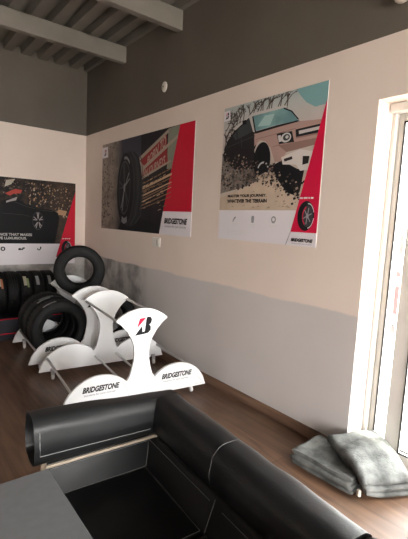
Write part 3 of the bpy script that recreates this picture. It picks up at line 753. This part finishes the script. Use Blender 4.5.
# plinth with the row of tyres along the back wall
def plinth():
    t = thing('display_plinth', 'low navy plinth with red edges under the tyre row', 'plinth', (.9, 5.56, 0))
    bm = bmesh.new(); box(bm, -1.3, 1.22, -.36, .36, .0, .274, .004, 1); obj('body', bm, M['navy'], t)
    bm = bmesh.new(); box(bm, -1.302, 1.222, -.366, -.359, .256, .268, .002, 1); obj('edge_trim', bm, M['red_ink'], t)
    bm = bmesh.new(); box(bm, -1.302, 1.222, -.366, -.359, .074, .088, .002, 1); obj('edge_trim', bm, M['red_ink'], t)
plinth()
G2 = 'tyres in the row along the back wall'
ROW = [(1.105, 'c', None, 'tyre at the left photo edge, orange and cream sticker on its tread', None),
       (1.255, None, None, 'plain tyre without sticker in the wall row, between the orange and green stickers', None),
       (1.405, 'g', None, 'tyre with a cream and green sticker, third in the wall row', None),
       (1.555, 'y', None, 'tyre with a plain grey sticker, fourth in the wall row', None),
       (1.705, 'y', None, 'tyre with a grey sticker at the right end of the wall row', None)]
for k, (x, st, _, lab, _) in enumerate(ROW):
    rr = .262
    o = tyre(base_row, (x, 5.52, .274 + rr), (0, 0, PI / 2), lab, G2)
    if st:
        # local x axis points to +y in the world: the tread towards the camera is at angle pi
        a0, a1 = PI * .70, PI * .86
        obj('sticker', patch_bm(.1, rr, -.004, .034, a0, a1), M[{'c': 'label_cream', 'g': 'label_cream', 'y': 'label_grey'}[st]], o)
        if st != 'y':
            obj('sticker', patch_bm(.1, rr, -.028, -.006, a0 + .12, a1 + .1), M[{'c': 'label_orange', 'g': 'label_green'}[st]], o)

# ------------------------------------------------------------------ sofa
def pad(bm, x0, x1, y0, y1, z0, z1, r, along, sag=0.):
    """stuffed bolster: rounded box with swelling faces"""
    box(bm, x0, x1, y0, y1, z0, z1)
    es = bm.edges[:]
    bmesh.ops.subdivide_edges(bm, edges=es, cuts=7, use_grid_fill=True)
    cx, cy, cz = (x0 + x1) / 2, (y0 + y1) / 2, (z0 + z1) / 2; hx, hy, hz = (x1 - x0) / 2, (y1 - y0) / 2, (z1 - z0) / 2
    for v in bm.verts:
        p = Vector(v.co) - Vector((cx, cy, cz))
        q = Vector((max(-hx + r, min(hx - r, p.x)), max(-hy + r, min(hy - r, p.y)), max(-hz + r, min(hz - r, p.z))))
        d = p - q
        if d.length > 1e-6:
            p = q + d.normalized() * min(r, max(abs(d.x), abs(d.y), abs(d.z)))
        v.co = p + Vector((cx, cy, cz))

def bolster(bm, axis, a0, a1, c, prof, capr=.03, n=28, sag=None):
    """closed profile (offset u, z) swept along an axis with rounded ends; c = cross coordinate of the middle"""
    st = []
    for k in range(6): 
        t = k / 5 * PI / 2; st.append((a0 + capr * (1 - math.sin(t)) if False else a0 + capr * (1 - math.cos(PI / 2 - t)), 1 - .07 * (1 - math.sin(t))))
    m = 16
    for k in range(1, m): st.append((a0 + capr + (a1 - a0 - 2 * capr) * k / m, 1))
    for k in range(5, -1, -1):
        t = k / 5 * PI / 2; st.append((a1 - capr * (1 - math.cos(PI / 2 - t)), 1 - .07 * (1 - math.sin(t))))
    zc = sum(p[1] for p in prof) / len(prof); rings = []
    for a, s in st:
        f = (a - a0) / (a1 - a0); ring = []
        for u, z in prof:
            zz = zc + (z - zc) * s + (sag(f) if sag and z > zc else 0); uu = c + u * s
            w = .004 * noise.noise(Vector((a * 7, uu * 9, zz * 9)))
            ring.append(bm.verts.new((a, uu + w, zz + w) if axis == 'x' else (uu + w, a, zz + w)))
        rings.append(ring)
    N = len(prof)
    for A, B in zip(rings, rings[1:]):
        for i in range(N): bm.faces.new((A[i], A[(i + 1) % N], B[(i + 1) % N], B[i]))
    bm.faces.new(rings[0]); bm.faces.new(rings[-1][::-1])

def rprofile(hw, z0, z1, r1, r0, bulge=.01, n=7):
    """rounded rectangle; r1 = top radius, r0 = bottom radius, sides swelling a little"""
    pts = []
    for cx, cz, r, a in ((hw - r1, z1 - r1, r1, 0), (-hw + r1, z1 - r1, r1, PI / 2), (-hw + r0, z0 + r0, r0, PI), (hw - r0, z0 + r0, r0, 1.5 * PI)):
        for k in range(n): pts.append((cx + r * math.cos(a + PI / 2 * k / (n - 1)), cz + r * math.sin(a + PI / 2 * k / (n - 1))))
    out = []
    for i, p in enumerate(pts):
        out.append(p); q = pts[(i + 1) % len(pts)]
        if (Vector(q) - Vector(p)).length > .05:
            for k in range(1, 5):
                f = k / 5; b = bulge * math.sin(PI * f); x = p[0] + (q[0] - p[0]) * f; z = p[1] + (q[1] - p[1]) * f
                dx, dz = q[1] - p[1], -(q[0] - p[0]); L = math.hypot(dx, dz); out.append((x + dx / L * b, z + dz / L * b))
    return out

def sofa():
    t = thing('leather_sofa', 'black leather two-seat sofa with pale stitching and chrome frame', 'sofa', (0, 0, 0))
    X0, XB, Y0, Y1, YM = .515, 1.15, .41, 1.71, 1.10
    bm = bmesh.new(); box(bm, X0 + .01, XB - .01, Y0, Y1, .15, .30, .015, 3); obj('base', bm, M['leather'], t, True)
    # seat cushions
    for a, b in ((YM + .003, 1.615), (Y0 + .095, YM - .003)):
        bm = bmesh.new(); box(bm, X0, .985, a, b, .28, .352, .016, 4); c = obj('seat_cushion', bm, M['leather'], t, True)
        bm = bmesh.new(); z = .3522
        x1 = .966
        tube(bm, [(X0 + .02, a + .012, z), (x1, a + .012, z)], .0013, 6); tube(bm, [(X0 + .02, b - .018, z), (x1, b - .018, z), (x1, a + .012, z)], .0013, 6)
        obj('stitching', bm, M['stitch'], c)
    # sloping inner panels below the pads
    for s in (1, -1):
        f = (lambda y: y) if s > 0 else (lambda y: Y0 + Y1 - y)
        pr = [(f(1.592), .33), (f(1.60), .352), (f(1.648), .478), (f(1.660), .490), (f(1.71), .490), (f(1.71), .15), (f(1.592), .15)]
        bm = bmesh.new(); prism(bm, pr, 'x', X0, 1.0, .004, 2); c = obj('arm_panel', bm, M['leather'], t, True)
        bm = bmesh.new(); tube(bm, [(X0 + .02, f(1.6385), .456), (1.0, f(1.6385), .456)], .0013, 6); tube(bm, [(.975, f(1.598), .353), (1.012, f(1.643), .474)], .0014, 6); obj('stitching', bm, M['stitch'], c)
    for a, b in ((YM, Y1), (Y0, YM)):
        pr = [(.968, .33), (.976, .352), (1.022, .478), (1.034, .490), (XB, .490), (XB, .15), (.968, .15)]
        bm = bmesh.new(); prism(bm, pr, 'y', a + .001, b - .001, .004, 2); c = obj('back_panel', bm, M['leather'], t, True)
        bm = bmesh.new(); tube(bm, [(1.0105, a + .02, .458), (1.0105, b - .06, .458)], .0013, 6)
        if a == YM: tube(bm, [(.974, a - .004, .3535), (1.0175, a - .004, .474)], .0014, 6)
        obj('stitching', bm, M['stitch'], c)
    # pads
    pa = rprofile(.080, .522, .722, .058, .030, .008)
    for s in (1, -1):
        yc = 1.645 if s > 0 else Y0 + Y1 - 1.645
        bm = bmesh.new(); bolster(bm, 'x', .452, 1.150, yc, pa, .04, sag=lambda f: -.050 * max(0, f - .1))
        p = obj('arm_pad', bm, M['leather'], t, True, math.radians(60))
        bm = bmesh.new(); yn = yc - s * .0865
        tube(bm, [(.474, yn + s * .008, .672), (.473, yn, .62), (.474, yn + s * .002, .572), (.70, yn - s * .001, .569), (.97, yn - s * .001, .563)], .0018, 6)
        obj('stitching', bm, M['stitch'], p)
    pb = rprofile(.092, .520, .694, .072, .030, .006)
    for a, b in ((YM - .0, 1.60), (Y0 + .12, YM + .0)):
        bm = bmesh.new()
        bolster(bm, 'y', a, b, 1.082, pb, .004 if False else .012)
        p = obj('back_pad', bm, M['leather'], t, True, math.radians(60))
        if a == YM:
            ring = [(1.082 + u * 1.003, YM + .001, .60 + (z - .60) * 1.004) for u, z in pb if u < .05 and z > .545]
            ring.sort(key=lambda q: math.atan2(q[2] - .60, q[0] - 1.082) % (2 * PI))
            bm = bmesh.new(); tube(bm, ring, .0008, 6); obj('stitching', bm, M['stitch'], p)
    # chrome frame
    for s in (1, -1):
        f = (lambda y: y) if s > 0 else (lambda y: Y0 + Y1 - y)
        bm = bmesh.new(); box(bm, .50, 1.02, f(1.580) - .007, f(1.580) + .007, .502, .514, .003, 2); obj('rail', bm, M['chrome'], t)
    bm = bmesh.new(); box(bm, 1.055, 1.075, .6, 1.62, .489, .520, .003, 2); obj('rail', bm, M['chrome'], t)
    for x, y in ((.497, 1.605), (.497, Y0 + Y1 - 1.605), (1.12, 1.66), (1.12, .42)):
        bm = bmesh.new(); box(bm, x - .011, x + .011, y - .011, y + .011, 0, .525 if x < 1 else .16, .003, 2); obj('leg', bm, M['chrome'], t)
    # move the origin to the foot of the inner corner and turn the whole sofa a little
    piv = Vector((1.02, 1.60, 0))
    for c in t.children_recursive: c.data.transform(Matrix.Translation(-piv))
    t.location = piv; t.rotation_euler = (0, 0, math.radians(-3.5))
sofa()

def table():
    t = thing('coffee_table', 'grey square-edged table in the lower left corner, before the sofa', 'table', (.02, 1.07, 0))
    bm = bmesh.new(); box(bm, -.50, .462, -.45, .452, .525, .56, .003, 2); obj('tabletop', bm, M['table'], t)
    for x in (-.46, .37):
        for y in (-.40, .40):
            bm = bmesh.new(); box(bm, x - .02, x + .02, y - .02, y + .02, 0, .525, .002, 1); obj('leg', bm, M['table_leg'], t)
    bm = bmesh.new(); box(bm, -.44, .35, -.41, -.39, .47, .525); box(bm, -.44, .35, .39, .41, .47, .525); box(bm, -.47, -.45, -.38, .38, .47, .525); box(bm, .36, .38, -.38, .38, .47, .525)
    obj('apron', bm, M['table_leg'], t)
table()

# ------------------------------------------------------------------ folded blankets
def fold_ribbon(width, layers, th, gap=.0):
    """centre line of a ribbon folded over itself, in (u, z)"""
    pts = []; h = th + gap
    for i in range(layers):
        z = h * i + th / 2; l, r = -width / 2 + h / 2, width / 2 - h / 2 - .012 * (i % 3)
        row = [(l + (r - l) * k / 14, z) for k in range(15)]
        if i % 2: row = row[::-1]
        pts += row
        if i < layers - 1:
            e = row[-1][0]; s = 1 if i % 2 == 0 else -1
            pts += [(e + s * h / 2 * math.sin(PI * k / 6), z + h / 2 - h / 2 * math.cos(PI * k / 6)) for k in range(1, 6)]
    return pts

def blanket_bm(width, length, layers, th, seed, warp):
    line = fold_ribbon(width, layers, th, .001); n = len(line)
    bm = bmesh.new(); rings = []; NY = 30
    for j in range(NY + 1):
        v = j / NY; y = (v - .5) * length; A = []; B = []
        for i, (u, z) in enumerate(line):
            a = Vector(line[max(i - 1, 0)]); b = Vector(line[min(i + 1, n - 1)]); d = (b - a).normalized(); nr = Vector((-d.y, d.x))
            e = min(1, min(v, 1 - v) / .03) ** .5 * .5 + .5
            ln = z / (layers * th)
            k = .010 * noise.noise(Vector((u * 6 + seed, y * 6, ln * 3)))
            yy = y + (.018 * noise.noise(Vector((u * 4 + seed, ln * 9, 1.7 if v > .5 else 4.1)))) * (abs(v - .5) * 2) ** 3
            for L, s in ((A, 1), (B, -1)):
                L.append(bm.verts.new(warp(Vector((u + nr.x * th * .5 * s * e + k * .6, yy, z + nr.y * th * .5 * s * e + k * .5 * ln)))))
        rings.append(A + B[::-1])
    N = len(rings[0])
    for P, Q in zip(rings, rings[1:]):
        for i in range(N): bm.faces.new((P[i], P[(i + 1) % N], Q[(i + 1) % N], Q[i]))
    for ring, fl in ((rings[0], False), (rings[-1], True)):
        for i in range(n - 1):
            q = (ring[i], ring[i + 1], ring[N - 2 - i], ring[N - 1 - i]); bm.faces.new(q[::-1] if fl else q)
    return bm

def blankets():
    def w1(p):
        q = p.copy(); q.z *= 1 + .2 * noise.noise(Vector((p.x * 6, p.y * 5, 0))); q.z = max(q.z, .001); return q
    bm = blanket_bm(.32, .41, 4, .0235, 2.0, w1)
    t = thing('folded_blanket', 'lower folded grey blanket on the floor, on the sofa side of the pile', 'blanket', (2.235, 1.375, .002), math.radians(4), 'folded grey blankets')
    o = obj('cloth', bm, M['felt'], t, True, math.radians(70))
    def w2(p):
        q = p.copy()
        q.z = q.z * (1 + .14 * noise.noise(Vector((p.x * 5, p.y * 4, 3)))) + .014 * noise.noise(Vector((p.x * 7, p.y * 7, 5)))
        # the blanket rests on the one below and sags to the floor beyond its edge
        f = max(0, min(1, (.03 - p.y + .35 * p.x) / .24)); f = f * f * (3 - 2 * f)
        q.z -= .086 * f
        return q
    bm = blanket_bm(.37, .41, 3, .035, 7.0, w2)
    t = thing('folded_blanket', 'upper folded grey blanket lying over the other, reaching towards the sliding door', 'blanket', (2.362, 1.185, .096), math.radians(-25), 'folded grey blankets')
    obj('cloth', bm, M['felt_pale'], t, True, math.radians(70))
    bm = bmesh.new(); box(bm, -.200, -.180, -.17, -.145, -.085, -.045, .006, 2); obj('tab', bm, M['tab'], t)['label'] = 'small beige fabric tab'
blankets()

# ------------------------------------------------------------------ light
w = bpy.data.worlds.new('World'); scene.world = w; w.use_nodes = True
nt = w.node_tree; bg = nt.nodes['Background']
bg.inputs['Color'].default_value = (1.0, .985, .96, 1); bg.inputs['Strength'].default_value = 7.0

def portal(name, loc, rot, sx, sy):
    l = bpy.data.lights.new(name, 'AREA'); l.shape = 'RECTANGLE'; l.size = sx; l.size_y = sy
    l.cycles.is_portal = True
    o = bpy.data.objects.new(name, l); link(o); o.location = loc; o.rotation_euler = rot; return o
portal('door_daylight', (2.80, .33, 1.17), (0, PI / 2, 0), 2.34, 2.15)
portal('front_daylight', (.25, -3.45, 1.375), (PI / 2, 0, 0), 3.3, 2.25)

sl = bpy.data.lights.new('sun', 'SUN'); sl.energy = 7; sl.angle = math.radians(1.5); sl.color = (1, .93, .80)
so = bpy.data.objects.new('sun', sl); link(so); so.location = (6, -6, 8)
so.rotation_euler = Vector((-.13, .36, -.92)).to_track_quat('-Z', 'Y').to_euler()

# ------------------------------------------------------------------ camera
cam = bpy.data.cameras.new('Camera'); co = bpy.data.objects.new('Camera', cam); link(co)
Rm = Matrix(((0.78490978, 0.03415952, -0.61866773), (-0.61762706, 0.12295354, -0.77680064), (0.04953225, 0.99182436, 0.11760528)))
co.matrix_world = Matrix.Translation((0, 0, 1.55)) @ Rm.to_4x4()
cam.sensor_fit = 'HORIZONTAL'; cam.sensor_width = 36; cam.lens = 36 * 407.5 / 408; cam.clip_start = .05
scene.camera = co

scene.view_settings.view_transform = 'Standard'; scene.view_settings.look = 'None'; scene.view_settings.gamma = 1
scene.view_settings.use_curve_mapping = False; scene.view_settings.exposure = 1.68
scene.cycles.use_denoising = True
scene.cycles.max_bounces = 10; scene.cycles.diffuse_bounces = 6; scene.cycles.transparent_max_bounces = 12
scene.cycles.sample_clamp_indirect = 8
